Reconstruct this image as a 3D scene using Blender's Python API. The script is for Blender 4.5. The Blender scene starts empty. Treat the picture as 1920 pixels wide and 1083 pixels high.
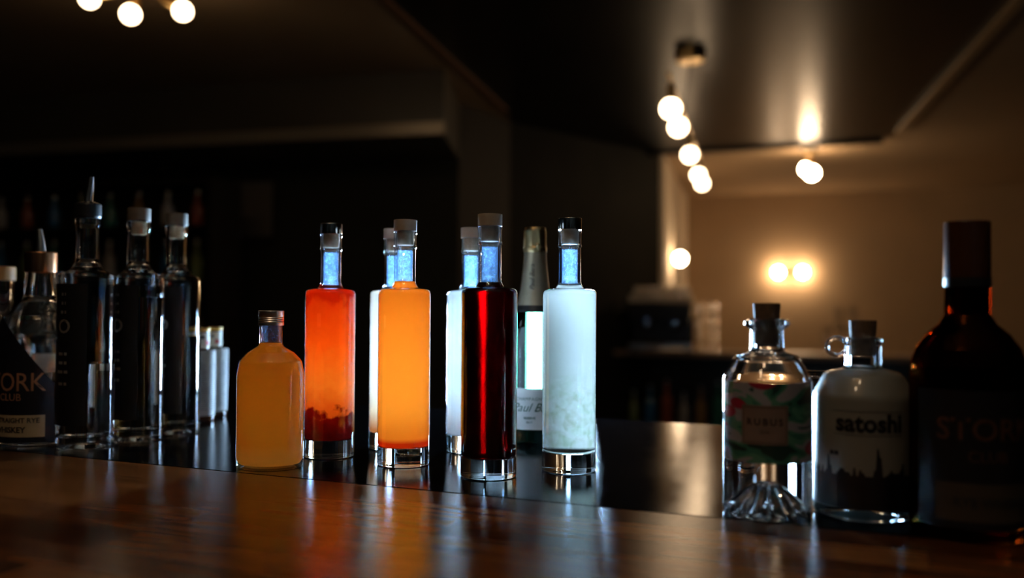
import bpy, bmesh, math, random
from mathutils import Vector, Matrix
random.seed(7)
PI = math.pi
F = 1700.0            # focal length in pixels of a 1920 px wide frame
CT = 1.05             # height of the bar top
ZC = CT + 0.195       # camera height
S = bpy.context.scene
C = S.collection

# ------------------------------------------------------------------ camera
cam_d = bpy.data.cameras.new('camera')
cam = bpy.data.objects.new('camera', cam_d)
C.objects.link(cam)
cam_d.sensor_width = 36.0
cam_d.lens = F / 1920 * 36
cam_d.clip_start = 0.02
cam_d.clip_end = 60
PITCH = math.atan(33.5 / F)
cam.matrix_world = (Matrix.Translation((0, 0, ZC)) @ Matrix.Rotation(PI / 2 + PITCH, 4, 'X')
                    @ Matrix.Rotation(math.radians(0.35), 4, 'Z'))
cam_d.dof.use_dof = True
cam_d.dof.focus_distance = 1.07
cam_d.dof.aperture_fstop = 2.2
cam_d.dof.aperture_blades = 0
S.camera = cam

# ------------------------------------------------------------------ world, exposure
w = bpy.data.worlds.new('dark_room_air')
S.world = w
w.use_nodes = True
bg = w.node_tree.nodes['Background']
bg.inputs[0].default_value = (0.9, 0.7, 0.5, 1)
bg.inputs[1].default_value = 0.0001
S.view_settings.view_transform = 'Standard'
S.view_settings.look = 'None'
S.view_settings.exposure = 0.0
S.view_settings.gamma = 1.0
S.view_settings.use_curve_mapping = False
S.cycles.max_bounces = 20
S.cycles.transmission_bounces = 20
S.cycles.transparent_max_bounces = 24
S.cycles.diffuse_bounces = 6
S.cycles.glossy_bounces = 8
S.cycles.sample_clamp_indirect = 25.0
S.cycles.use_denoising = True

PANEL_GLOW = 1250.0     # the LED work light behind the bar
BULB_NEAR = 15.0       # globe bulbs near the bar
BULB_OVER = 22.0       # globe bulbs above the near side of the bar
BULB_FAR = 62.0        # globe bulbs of the room behind

# ------------------------------------------------------------------ helpers
def fx(px, d): return (px - 960) / F * d
def fz(py, d): return ZC + (575 - py) / F * d

def newmat(name):
    m = bpy.data.materials.new(name)
    m.use_nodes = True
    nt = m.node_tree
    return m, nt, nt.nodes, nt.links

def pmat(name, col, rough=0.5, metal=0.0, coat=0.0, spec=None, trans=0.0, ior=None, coat_rough=0.03):
    m, nt, n, l = newmat(name)
    b = n['Principled BSDF']
    b.inputs['Base Color'].default_value = (*col, 1)
    b.inputs['Roughness'].default_value = rough
    b.inputs['Metallic'].default_value = metal
    b.inputs['Coat Weight'].default_value = coat
    b.inputs['Coat Roughness'].default_value = coat_rough
    b.inputs['Transmission Weight'].default_value = trans
    if ior: b.inputs['IOR'].default_value = ior
    if spec is not None: b.inputs['Specular IOR Level'].default_value = spec
    return m

def nmat(name, cola, colb, scale=20, rough=0.5, metal=0.0, coat=0.0, stretch=(1, 1, 1), bump=0.0, bscale=200, spec=0.5):
    """procedural material: two colours mixed by noise, optional bump"""
    m, nt, n, l = newmat(name)
    b = n['Principled BSDF']
    b.inputs['Roughness'].default_value = rough
    b.inputs['Metallic'].default_value = metal
    b.inputs['Coat Weight'].default_value = coat
    b.inputs['Specular IOR Level'].default_value = spec
    tc = n.new('ShaderNodeTexCoord'); mp = n.new('ShaderNodeMapping')
    mp.inputs['Scale'].default_value = stretch
    l.new(tc.outputs['Object'], mp.inputs['Vector'])
    no = n.new('ShaderNodeTexNoise'); no.inputs['Scale'].default_value = scale; no.inputs['Detail'].default_value = 5
    l.new(mp.outputs[0], no.inputs['Vector'])
    cr = n.new('ShaderNodeValToRGB')
    cr.color_ramp.elements[0].position = 0.3; cr.color_ramp.elements[1].position = 0.7
    cr.color_ramp.elements[0].color = (*cola, 1); cr.color_ramp.elements[1].color = (*colb, 1)
    l.new(no.outputs[0], cr.inputs[0]); l.new(cr.outputs[0], b.inputs['Base Color'])
    if bump:
        n2 = n.new('ShaderNodeTexNoise'); n2.inputs['Scale'].default_value = bscale; n2.inputs['Detail'].default_value = 3
        l.new(mp.outputs[0], n2.inputs['Vector'])
        bp = n.new('ShaderNodeBump'); bp.inputs['Strength'].default_value = bump; bp.inputs['Distance'].default_value = 0.002
        l.new(n2.outputs[0], bp.inputs['Height']); l.new(bp.outputs[0], b.inputs['Normal'])
    return m

def glassmat(name, tint=(1, 1, 1), rough=0.0, ior=1.47):
    m, nt, n, l = newmat(name)
    n.remove(n['Principled BSDF'])
    g = n.new('ShaderNodeBsdfGlass')
    g.inputs['Color'].default_value = (*tint, 1); g.inputs['Roughness'].default_value = rough; g.inputs['IOR'].default_value = ior
    l.new(g.outputs[0], n['Material Output'].inputs[0])
    return m

def thin_glass(name, tint=(1, 1, 1), gain=1.5, rough=0.02, mist=None):
    """thin wall of glass: clear, with Fresnel reflections the same from both sides; mist = droplets on the wall"""
    m, nt, n, l = newmat(name)
    n.remove(n['Principled BSDF'])
    geo = n.new('ShaderNodeNewGeometry')
    ma = n.new('ShaderNodeMapRange')
    ma.inputs[3].default_value = 1.5; ma.inputs[4].default_value = 1 / 1.5
    l.new(geo.outputs['Backfacing'], ma.inputs[0])
    fr = n.new('ShaderNodeFresnel'); l.new(ma.outputs[0], fr.inputs['IOR'])
    mu = n.new('ShaderNodeMath'); mu.operation = 'MULTIPLY'; mu.use_clamp = True
    l.new(fr.outputs[0], mu.inputs[0]); mu.inputs[1].default_value = gain
    tr = n.new('ShaderNodeBsdfTransparent'); tr.inputs[0].default_value = (*tint, 1)
    gl = n.new('ShaderNodeBsdfGlossy'); gl.inputs['Roughness'].default_value = rough
    mx = n.new('ShaderNodeMixShader')
    l.new(mu.outputs[0], mx.inputs[0]); l.new(gl.outputs[0], mx.inputs[2])
    src = tr.outputs[0]
    if mist:
        tl = n.new('ShaderNodeBsdfTranslucent'); tl.inputs[0].default_value = (0.35, 0.62, 1, 1)
        tc = n.new('ShaderNodeTexCoord')
        no = n.new('ShaderNodeTexNoise'); no.inputs['Scale'].default_value = mist[1]; no.inputs['Detail'].default_value = 6
        no.inputs['Roughness'].default_value = 0.7
        l.new(tc.outputs['Object'], no.inputs['Vector'])
        rp = n.new('ShaderNodeMapRange'); rp.inputs[1].default_value = 0.42; rp.inputs[2].default_value = 0.75
        rp.inputs[3].default_value = mist[0] * 0.15; rp.inputs[4].default_value = mist[0]
        l.new(no.outputs[0], rp.inputs[0])
        m2 = n.new('ShaderNodeMixShader'); l.new(rp.outputs[0], m2.inputs[0])
        l.new(tr.outputs[0], m2.inputs[1]); l.new(tl.outputs[0], m2.inputs[2])
        src = m2.outputs[0]
    l.new(src, mx.inputs[1])
    l.new(mx.outputs[0], n['Material Output'].inputs[0])
    return m

def lacquer(nt, rough, ior=1.45):
    """replace the Principled shader by diffuse + smooth-lacquer (Beckmann) reflection; returns (diffuse, glossy)"""
    n, l = nt.nodes, nt.links
    n.remove(n['Principled BSDF'])
    d = n.new('ShaderNodeBsdfDiffuse'); g = n.new('ShaderNodeBsdfGlossy'); g.distribution = 'BECKMANN'
    g.inputs['Roughness'].default_value = rough
    f = n.new('ShaderNodeFresnel'); f.inputs['IOR'].default_value = ior
    x = n.new('ShaderNodeMixShader'); l.new(f.outputs[0], x.inputs[0]); l.new(d.outputs[0], x.inputs[1]); l.new(g.outputs[0], x.inputs[2])
    l.new(x.outputs[0], n['Material Output'].inputs[0])
    return d, g

def cloudy(name, stops, h, noise=0.0, nscale=60, transl=0.75, clear=0.0, clear_rough=0.3, clear_tint=(1, 1, 1)):
    """cloudy drink: colour by height in the bottle (sediment, some painted glow), lets light diffuse through"""
    m, nt, n, l = newmat(name)
    n.remove(n['Principled BSDF'])
    tc = n.new('ShaderNodeTexCoord'); sp = n.new('ShaderNodeSeparateXYZ')
    l.new(tc.outputs['Object'], sp.inputs[0])
    no = n.new('ShaderNodeTexNoise'); no.inputs['Scale'].default_value = nscale; no.inputs['Detail'].default_value = 4
    l.new(tc.outputs['Object'], no.inputs['Vector'])
    a = n.new('ShaderNodeMath'); a.operation = 'SUBTRACT'; a.inputs[1].default_value = 0.5
    l.new(no.outputs[0], a.inputs[0])
    b = n.new('ShaderNodeMath'); b.operation = 'MULTIPLY_ADD'
    l.new(a.outputs[0], b.inputs[0]); b.inputs[1].default_value = noise
    dv = n.new('ShaderNodeMath'); dv.operation = 'DIVIDE'; dv.inputs[1].default_value = h
    l.new(sp.outputs[2], dv.inputs[0]); l.new(dv.outputs[0], b.inputs[2])
    cr = n.new('ShaderNodeValToRGB'); e = cr.color_ramp.elements
    e[0].position = stops[0][0]; e[0].color = (*stops[0][1], 1)
    e[1].position = stops[1][0]; e[1].color = (*stops[1][1], 1)
    for p, c in stops[2:]:
        x = e.new(p); x.color = (*c, 1)
    l.new(b.outputs[0], cr.inputs[0])
    df = n.new('ShaderNodeBsdfDiffuse'); tl = n.new('ShaderNodeBsdfTranslucent')
    l.new(cr.outputs[0], df.inputs[0]); l.new(cr.outputs[0], tl.inputs[0])
    mx = n.new('ShaderNodeMixShader'); mx.inputs[0].default_value = transl
    l.new(df.outputs[0], mx.inputs[1]); l.new(tl.outputs[0], mx.inputs[2])
    out = mx.outputs[0]
    if clear:
        g = n.new('ShaderNodeBsdfRefraction'); g.inputs['IOR'].default_value = 1.35
        g.inputs['Roughness'].default_value = clear_rough; g.inputs[0].default_value = (*clear_tint, 1)
        m3 = n.new('ShaderNodeMixShader'); m3.inputs[0].default_value = clear
        l.new(out, m3.inputs[1]); l.new(g.outputs[0], m3.inputs[2]); out = m3.outputs[0]
    l.new(out, n['Material Output'].inputs[0])
    return m

def emat(name, col, s):
    m, nt, n, l = newmat(name)
    n.remove(n['Principled BSDF'])
    e = n.new('ShaderNodeEmission'); e.inputs[0].default_value = (*col, 1); e.inputs[1].default_value = s
    l.new(e.outputs[0], n['Material Output'].inputs[0])
    return m

def link(name, bm, mats, parent=None, loc=None, rz=0, smooth=True, ang=40):
    me = bpy.data.meshes.new(name)
    bm.normal_update()
    bm.to_mesh(me); bm.free()
    for m in (mats if isinstance(mats, (list, tuple)) else [mats]): me.materials.append(m)
    if smooth:
        me.polygons.foreach_set('use_smooth', [True] * len(me.polygons))
        me.set_sharp_from_angle(angle=math.radians(ang))
    o = bpy.data.objects.new(name, me); C.objects.link(o)
    if parent: o.parent = parent
    if loc: o.location = loc
    if rz: o.rotation_euler = (0, 0, rz)
    return o

def tag(o, label=None, cat=None, group=None, kind=None):
    if label: o['label'] = label
    if cat: o['category'] = cat
    if group: o['group'] = group
    if kind: o['kind'] = kind
    return o

def thing(name, loc, label, cat, group=None, rz=0):
    o = bpy.data.objects.new(name, None); C.objects.link(o)
    o.location = loc; o.rotation_euler = (0, 0, rz); o.empty_display_size = 0.02
    return tag(o, label, cat, group)

def fillet(pts, seg=4):
    """pts: (r, z, radius) polyline -> points with rounded corners"""
    out = []
    for i, p in enumerate(pts):
        rad = p[2] if len(p) > 2 else 0
        if rad == 0 or i == 0 or i == len(pts) - 1:
            out.append((p[0], p[1])); continue
        P = Vector(p[:2]); A = Vector(pts[i - 1][:2]) - P; B = Vector(pts[i + 1][:2]) - P
        la, lb = A.length, B.length; A.normalize(); B.normalize()
        a = A.angle(B)
        t = min(rad / math.tan(a / 2), la * 0.49, lb * 0.49)
        p0 = P + A * t; p1 = P + B * t
        for k in range(seg + 1):
            u = k / seg
            q = p0 * (1 - u) ** 2 + P * 2 * u * (1 - u) + p1 * u * u
            out.append((q.x, q.y))
    return out

def lathe(bm, prof, n=64, mi=0, void=False, sx=1, sy=1, flute=None, centre=(0, 0), closed=True):
    rings = []; newf = []
    for r, z in prof:
        if abs(r) < 1e-6:
            rings.append([bm.verts.new((centre[0], centre[1], z))]); continue
        ring = []
        for k in range(n):
            a = 2 * PI * k / n
            rr = r * (flute(a, r, z) if flute else 1)
            ring.append(bm.verts.new((centre[0] + rr * math.cos(a) * sx, centre[1] + rr * math.sin(a) * sy, z)))
        rings.append(ring)
    for i in range(len(rings) - 1):
        A, B = rings[i], rings[i + 1]
        for k in range(n):
            k2 = (k + 1) % n
            if len(A) == 1 and len(B) == 1: continue
            if len(A) == 1: f = bm.faces.new((A[0], B[k2], B[k]))
            elif len(B) == 1: f = bm.faces.new((A[k], A[k2], B[0]))
            else: f = bm.faces.new((A[k], A[k2], B[k2], B[k]))
            f.material_index = mi; newf.append(f)
    if closed: bmesh.ops.recalc_face_normals(bm, faces=newf)
    if void: bmesh.ops.reverse_faces(bm, faces=newf)
    return newf

def box(bm, x0, x1, y0, y1, z0, z1, bev=0.0, mi=0):
    r = bmesh.ops.create_cube(bm, size=1)
    vs = r['verts']
    bmesh.ops.scale(bm, vec=(x1 - x0, y1 - y0, z1 - z0), verts=vs)
    bmesh.ops.translate(bm, vec=((x0 + x1) / 2, (y0 + y1) / 2, (z0 + z1) / 2), verts=vs)
    fs = list({f for v in vs for f in v.link_faces})
    for f in fs: f.material_index = mi
    if bev:
        es = list({e for v in vs for e in v.link_edges})
        bmesh.ops.bevel(bm, geom=es, offset=bev, segments=2, affect='EDGES')
    return vs

def tube(bm, pts, rad, n=16, caps=True):
    """tube along points; rad a number or list"""
    pts = [Vector(p) for p in pts]; rings = []
    for i, p in enumerate(pts):
        t = (pts[min(i + 1, len(pts) - 1)] - pts[max(i - 1, 0)]).normalized()
        u = t.orthogonal().normalized() if i == 0 else (rings_u - t * rings_u.dot(t)).normalized()
        rings_u = u; v = t.cross(u)
        r = rad[i] if isinstance(rad, (list, tuple)) else rad
        rings.append([bm.verts.new(p + (u * math.cos(2 * PI * k / n) + v * math.sin(2 * PI * k / n)) * r) for k in range(n)])
    fs = []
    for A, B in zip(rings, rings[1:]):
        for k in range(n): fs.append(bm.faces.new((A[k], A[(k + 1) % n], B[(k + 1) % n], B[k])))
    if caps:
        fs.append(bm.faces.new(rings[0][::-1])); fs.append(bm.faces.new(rings[-1]))
    bmesh.ops.recalc_face_normals(bm, faces=fs)

def prism(bm, pts, z0, z1, mi=0):
    """extrude a plan polygon"""
    lo = [bm.verts.new((x, y, z0)) for x, y in pts]; hi = [bm.verts.new((x, y, z1)) for x, y in pts]
    fs = [bm.faces.new(lo), bm.faces.new(hi)]
    for i in range(len(pts)):
        j = (i + 1) % len(pts); fs.append(bm.faces.new((lo[i], lo[j], hi[j], hi[i])))
    for f in fs: f.material_index = mi
    bmesh.ops.recalc_face_normals(bm, faces=fs)

def wrap(bm, R, a0, a1, z0, z1, n=32, top=None, mi=0, thick=0.0002, flip=False, nz=1):
    """paper wrapped on a cylinder, angles (degrees) from the side facing -Y towards +X"""
    cols = []
    for k in range(n + 1):
        u = k / n; a = math.radians(a0 + (a1 - a0) * u)
        zt = top(u) if top else z1
        cols.append([(bm.verts.new((R * math.sin(a), -R * math.cos(a), z)), bm.verts.new(((R + thick) * math.sin(a), -(R + thick) * math.cos(a), z)))
                     for z in [z0 + (zt - z0) * j / nz for j in range(nz + 1)]])
    fs = []
    for A, B in zip(cols, cols[1:]):
        for j in range(nz):
            fs.append(bm.faces.new((A[j][1], B[j][1], B[j + 1][1], A[j + 1][1])))
            fs.append(bm.faces.new((A[j][0], A[j + 1][0], B[j + 1][0], B[j][0])))
        fs.append(bm.faces.new((A[0][0], B[0][0], B[0][1], A[0][1])))
        fs.append(bm.faces.new((A[-1][0], A[-1][1], B[-1][1], B[-1][0])))
    for A in (cols[0], cols[-1]):
        for j in range(nz): fs.append(bm.faces.new((A[j][0], A[j + 1][0], A[j + 1][1], A[j][1])))
    for f in fs: f.material_index = mi
    bmesh.ops.recalc_face_normals(bm, faces=fs)

def lettering(parent, s, size, R, z, ang, mat, bold=0.0, shear=0.0, spacing=1.0, vertical=False, name='lettering', sx=1.0):
    cu = bpy.data.curves.new('t', 'FONT'); cu.body = s; cu.size = size; cu.align_x = 'CENTER'; cu.align_y = 'CENTER'
    cu.offset = bold * size; cu.shear = shear; cu.space_character = spacing; cu.resolution_u = 3; cu.extrude = 0.00012
    ob = bpy.data.objects.new('t', cu); C.objects.link(ob)
    dg = bpy.context.evaluated_depsgraph_get(); dg.update()
    me = bpy.data.meshes.new_from_object(ob.evaluated_get(dg))
    bpy.data.objects.remove(ob)
    bm = bmesh.new(); bm.from_mesh(me); bpy.data.meshes.remove(me)
    a0 = math.radians(ang)
    for v in bm.verts:
        x, y, d = v.co.x * sx, v.co.y, v.co.z + 0.0003
        if vertical: x, y = -y, x
        if R:
            a = a0 + x / R
            v.co = Vector(((R + d) * math.sin(a), -(R + d) * math.cos(a), z + y))
        else:
            v.co = Vector((x, -d, z + y))
    return link(name, bm, mat, parent, smooth=False)

# ------------------------------------------------------------------ materials
M = {}
M['clear'] = glassmat('clear_glass')
M['thick'] = glassmat('thick_base_glass', (0.93, 0.98, 1.0))
M['wall_glass'] = thin_glass('bottle_wall_glass', gain=1.6)
M['neck_glass'] = thin_glass('bottle_neck_glass', tint=(0.93, 0.96, 1), gain=2.6)
M['neck_mist'] = thin_glass('bottle_neck_glass_with_droplets', tint=(0.95, 0.98, 1), gain=2.2, mist=(0.6, 260))
M['green_glass'] = thin_glass('dark_green_glass', tint=(0.08, 0.20, 0.13), gain=1.7)
M['amber_glass'] = glassmat('amber_glass', (0.26, 0.08, 0.015))
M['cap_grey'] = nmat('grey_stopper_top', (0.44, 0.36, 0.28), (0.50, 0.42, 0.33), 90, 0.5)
M['cap_grey_shaded'] = nmat('shaded_grey_stopper_top', (0.13, 0.10, 0.07), (0.16, 0.125, 0.09), 90, 0.5)  # grey stopper top again, colour darkened to stand for weaker light
M['cap_silver'] = pmat('polished_silver_cap', (0.82, 0.78, 0.72), 0.12, 1)
M['alu'] = pmat('brushed_aluminium', (0.72, 0.70, 0.68), 0.32, 1)
M['cork'] = nmat('pale_cork', (0.50, 0.34, 0.18), (0.68, 0.50, 0.30), 160, 0.8)
M['cork_dark'] = nmat('brown_cork', (0.09, 0.05, 0.022), (0.16, 0.09, 0.04), 180, 0.8)
M['gold'] = nmat('champagne_gold_foil', (0.70, 0.50, 0.24), (0.85, 0.66, 0.36), 60, 0.3, 1, bump=0.25, bscale=70)
M['foil_matte'] = nmat('matte_beige_foil', (0.46, 0.38, 0.26), (0.56, 0.48, 0.34), 40, 0.34, 0.7, bump=0.2, bscale=60)
M['black'] = pmat('black_plastic', (0.012, 0.012, 0.013), 0.35)
M['black_label'] = pmat('black_label', (0.006, 0.006, 0.008), 0.45)
M['ink'] = pmat('dark_ink', (0.02, 0.02, 0.02), 0.6)
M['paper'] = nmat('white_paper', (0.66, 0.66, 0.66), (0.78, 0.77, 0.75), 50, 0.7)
M['shaded_paper'] = nmat('shaded_white_paper', (0.27, 0.26, 0.25), (0.34, 0.33, 0.31), 50, 0.7)  # white paper with the weaker light on the left put into its colour
M['silver_ink'] = pmat('silver_ink', (0.75, 0.72, 0.66), 0.35, 0.8)
M['copper'] = pmat('copper_metal', (0.80, 0.36, 0.17), 0.25, 1)
M['brass'] = pmat('aged_brass', (0.72, 0.50, 0.22), 0.28, 1)
M['chrome'] = pmat('chrome', (0.85, 0.85, 0.85), 0.08, 1)
M['steel'] = pmat('satin_steel', (0.55, 0.54, 0.52), 0.28, 1)

# ------------------------------------------------------------------ room shell
DARK = nmat('dark_painted_wall', (0.018, 0.017, 0.013), (0.026, 0.024, 0.018), 3, 0.75, spec=0.2)
OLIVE = nmat('dark_olive_wall', (0.050, 0.046, 0.030), (0.065, 0.060, 0.040), 2, 0.6, spec=0.3)
TAN = nmat('tan_plaster', (0.44, 0.31, 0.19), (0.48, 0.34, 0.21), 2, 0.85, spec=0.2)
CEIL = nmat('warm_ceiling_plaster', (0.38, 0.26, 0.15), (0.42, 0.29, 0.17), 1.5, 0.85, spec=0.2)
FLOORM = nmat('dark_floor_boards', (0.03, 0.02, 0.012), (0.05, 0.032, 0.02), 6, 0.45, stretch=(1, 8, 1))
GLOSSY = nmat('glossy_black_ceiling_panel', (0.008, 0.007, 0.006), (0.014, 0.011, 0.009), 2, 0.30, stretch=(3, 1, 1), bump=0.05, bscale=8, spec=0.11)
LIGHTWALL = nmat('light_plaster', (0.80, 0.68, 0.52), (0.84, 0.72, 0.56), 2, 0.85, spec=0.2)
HC = ZC + 1.35

def struct(name, bm, m, **k):
    return tag(link(name, bm, m, smooth=False, **k), kind='structure')

bm = bmesh.new(); box(bm, -5, 9.5, -2.5, 13, -0.1, 0); struct('floor', bm, FLOORM)
bm = bmesh.new(); box(bm, -5, 9.5, -2.5, 13, HC + 0.012, HC + 0.15); struct('ceiling', bm, CEIL)
bm = bmesh.new(); box(bm, -5.15, -5, -2.5, 13, 0, HC + 0.012); struct('wall_left', bm, DARK)
bm = bmesh.new(); box(bm, 9.5, 9.65, -2.5, 13, 0, HC + 0.012); struct('wall_right', bm, DARK)
bm = bmesh.new(); box(bm, -5, 9.5, -2.65, -2.5, 0, HC + 0.012); struct('wall_front', bm, DARK)
# wall at the far end of the lit room
bk0, bk1 = Vector((2.14, 11.1)), Vector((9.5, 8.55))
bm = bmesh.new(); prism(bm, [bk0, bk1, bk1 + Vector((0, .2)), bk0 + Vector((0, .2))], 0, HC + 0.012); struct('wall_back', bm, TAN)
# its left side wall, seen nearly end-on
bm = bmesh.new(); prism(bm, [(1.345, 8.02), (2.14, 11.1), (2.14, 11.3), (1.94, 11.3), (1.24, 8.02)], 0, HC + 0.012); struct('wall_side', bm, LIGHTWALL)
# dark wall between the bar back and the lit room
bm = bmesh.new(); prism(bm, [(-0.02, 6.62), (1.30, 7.98), (1.24, 8.02), (-0.1, 6.8)], 0, HC + 0.012); struct('wall_middle', bm, DARK)
# dark olive wall behind the bulkhead
bm = bmesh.new(); prism(bm, [(-5, 7.35), (-0.36, 6.05), (-0.36, 6.25), (-5, 7.55)], 0, HC + 0.012); struct('wall_olive', bm, OLIVE)
bm = bmesh.new(); prism(bm, [(-0.36, 6.05), (-0.02, 6.62), (-0.02, 6.8), (-0.36, 6.25)], 0, HC + 0.012); struct('wall_return', bm, nmat('brown_black_wall', (0.03, 0.022, 0.014), (0.04, 0.03, 0.02), 2, 0.7))
# glossy black panel in the ceiling above the bar, with its edge trims
pan = [(-0.80, 3.0), (-0.563, 3.99), (-0.072, 6.12), (0.30, 8.2), (0.57, 8.1), (1.66, 7.70), (2.90, 7.22), (2.95, 6.9), (2.206, 3.99), (1.95, 3.0), (1.45, 1.1), (-1.25, 1.1)]
bm = bmesh.new(); prism(bm, pan, HC, HC + 0.011); struct('ceiling_panel', bm, GLOSSY)
def strip(name, a, b, w_, h_, m):
    a = Vector(a); b = Vector(b); d = (b - a).normalized(); nn = Vector((-d.y, d.x)) * w_ / 2
    bm = bmesh.new(); prism(bm, [a - nn, b - nn, b + nn, a + nn], HC - h_, HC + 0.011); return struct(name, bm, m)
TRIMM = pmat('brown_trim', (0.30, 0.13, 0.05), 0.4)
strip('trim_1', (-0.563 - .11, 3.5), (-0.05, 6.2), 0.03, 0.01, TRIMM)
strip('trim_2', (2.09, 3.5), (2.93, 6.86), 0.05, 0.02, pmat('pale_brown_trim', (0.55, 0.38, 0.20), 0.45))
strip('trim_3', (2.95, 7.2), (0.57, 8.1), 0.06, 0.03, pmat('black_trim', (0.01, 0.008, 0.006), 0.5))
# bulkhead over the back shelves on the left
bm = bmesh.new(); prism(bm, [(-5, 6.45), (-0.395, 5.16), (-0.36, 6.02), (-5, 7.3)], ZC + 0.985, HC + 0.010)
struct('bulkhead', bm, nmat('satin_grey_brown_bulkhead', (0.10, 0.085, 0.06), (0.13, 0.11, 0.08), 2, 0.38, spec=0.6))
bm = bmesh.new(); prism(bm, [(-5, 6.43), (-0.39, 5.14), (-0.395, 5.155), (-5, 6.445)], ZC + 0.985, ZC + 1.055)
struct('reflection_strip', bm, pmat('pale_reflection_colour', (0.45, 0.38, 0.28), 0.3, 0.3))  # pale board added along the lower edge to imitate a bright reflection

# ------------------------------------------------------------------ bar counter
SL = math.atan(-0.42)
BAR = Matrix.Translation((-0.005, 0.931, 0)) @ Matrix.Rotation(SL, 4, 'Z')   # local x along the bar, y away from the camera
def wood():
    m, nt, n, l = newmat('varnished_wood_planks')
    b, g = lacquer(nt, 0.25, 1.38)
    tc = n.new('ShaderNodeTexCoord')
    mp = n.new('ShaderNodeMapping'); mp.inputs['Scale'].default_value = (1.0, 14, 1)
    l.new(tc.outputs['Object'], mp.inputs[0])
    n1 = n.new('ShaderNodeTexNoise'); n1.inputs['Scale'].default_value = 7; n1.inputs['Detail'].default_value = 8; n1.inputs['Distortion'].default_value = 0.8
    l.new(mp.outputs[0], n1.inputs['Vector'])
    br = n.new('ShaderNodeTexBrick'); br.inputs['Scale'].default_value = 1; br.offset = 0.37
    br.inputs['Brick Width'].default_value = 0.62; br.inputs['Row Height'].default_value = 0.052
    br.inputs['Mortar Size'].default_value = 0.0004; br.inputs['Bias'].default_value = 0
    br.inputs['Color1'].default_value = (0, 0, 0, 1); br.inputs['Color2'].default_value = (1, 1, 1, 1); br.inputs['Mortar'].default_value = (0.2, 0.2, 0.2, 1)
    l.new(tc.outputs['Object'], br.inputs['Vector'])
    ad = n.new('ShaderNodeMath'); ad.operation = 'MULTIPLY_ADD'; ad.inputs[1].default_value = 0.42
    l.new(br.outputs['Color'], ad.inputs[0]); 
    sc = n.new('ShaderNodeMath'); sc.operation = 'MULTIPLY'; sc.inputs[1].default_value = 0.72
    l.new(n1.outputs[0], sc.inputs[0]); l.new(sc.outputs[0], ad.inputs[2])
    cr = n.new('ShaderNodeValToRGB'); e = cr.color_ramp.elements
    e[0].position = 0.22; e[0].color = (0.030, 0.007, 0.002, 1); e[1].position = 0.80; e[1].color = (0.26, 0.080, 0.018, 1)
    x = e.new(0.5); x.color = (0.095, 0.025, 0.006, 1)
    l.new(ad.outputs[0], cr.inputs[0]); l.new(cr.outputs[0], b.inputs['Color'])
    bp = n.new('ShaderNodeBump'); bp.inputs['Strength'].default_value = 0.08; bp.inputs['Distance'].default_value = 0.001
    l.new(n1.outputs[0], bp.inputs['Height']); l.new(bp.outputs[0], g.inputs['Normal'])
    return m
def blacktop():
    m, nt, n, l = newmat('black_speckled_bar_top')
    b, g = lacquer(nt, 0.17, 1.42)
    tc = n.new('ShaderNodeTexCoord')
    n1 = n.new('ShaderNodeTexNoise'); n1.inputs['Scale'].default_value = 420; n1.inputs['Detail'].default_value = 2
    n2 = n.new('ShaderNodeTexNoise'); n2.inputs['Scale'].default_value = 9; n2.inputs['Detail'].default_value = 3
    l.new(tc.outputs['Object'], n1.inputs['Vector']); l.new(tc.outputs['Object'], n2.inputs['Vector'])
    cr = n.new('ShaderNodeValToRGB'); e = cr.color_ramp.elements
    e[0].position = 0.62; e[0].color = (0.0008, 0.001, 0.0014, 1); e[1].position = 0.80; e[1].color = (0.05, 0.05, 0.06, 1)
    l.new(n1.outputs[0], cr.inputs[0]); l.new(cr.outputs[0], b.inputs['Color'])
    mr = n.new('ShaderNodeMapRange'); mr.inputs[3].default_value = 0.12; mr.inputs[4].default_value = 0.24
    l.new(n2.outputs[0], mr.inputs[0]); l.new(mr.outputs[0], g.inputs['Roughness'])
    bp = n.new('ShaderNodeBump'); bp.inputs['Strength'].default_value = 0.12; bp.inputs['Distance'].default_value = 0.00015
    l.new(n1.outputs[0], bp.inputs['Height']); l.new(bp.outputs[0], g.inputs['Normal'])
    return m
ctr = thing('bar_counter', BAR.to_translation(), 'long bar counter with a wooden front edge and a black inset top', 'bar counter', rz=SL)
bm = bmesh.new(); box(bm, -2.2, 2.0, -0.62, -0.0006, CT - 0.05, CT, 0.0015)
link('wooden_front_top', bm, wood(), ctr, smooth=False)
bm = bmesh.new(); box(bm, -2.2, 2.0, 0.0006, 0.68, CT - 0.05, CT - 0.0001, 0.0015)
link('black_top', bm, blacktop(), ctr, smooth=False)
bm = bmesh.new(); box(bm, -2.15, 1.95, -0.30, 0.62, 0.0, CT - 0.05, 0.002)
link('counter_body', bm, nmat('dark_counter_body', (0.02, 0.013, 0.008), (0.03, 0.02, 0.012), 6, 0.5), ctr, smooth=False)

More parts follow.
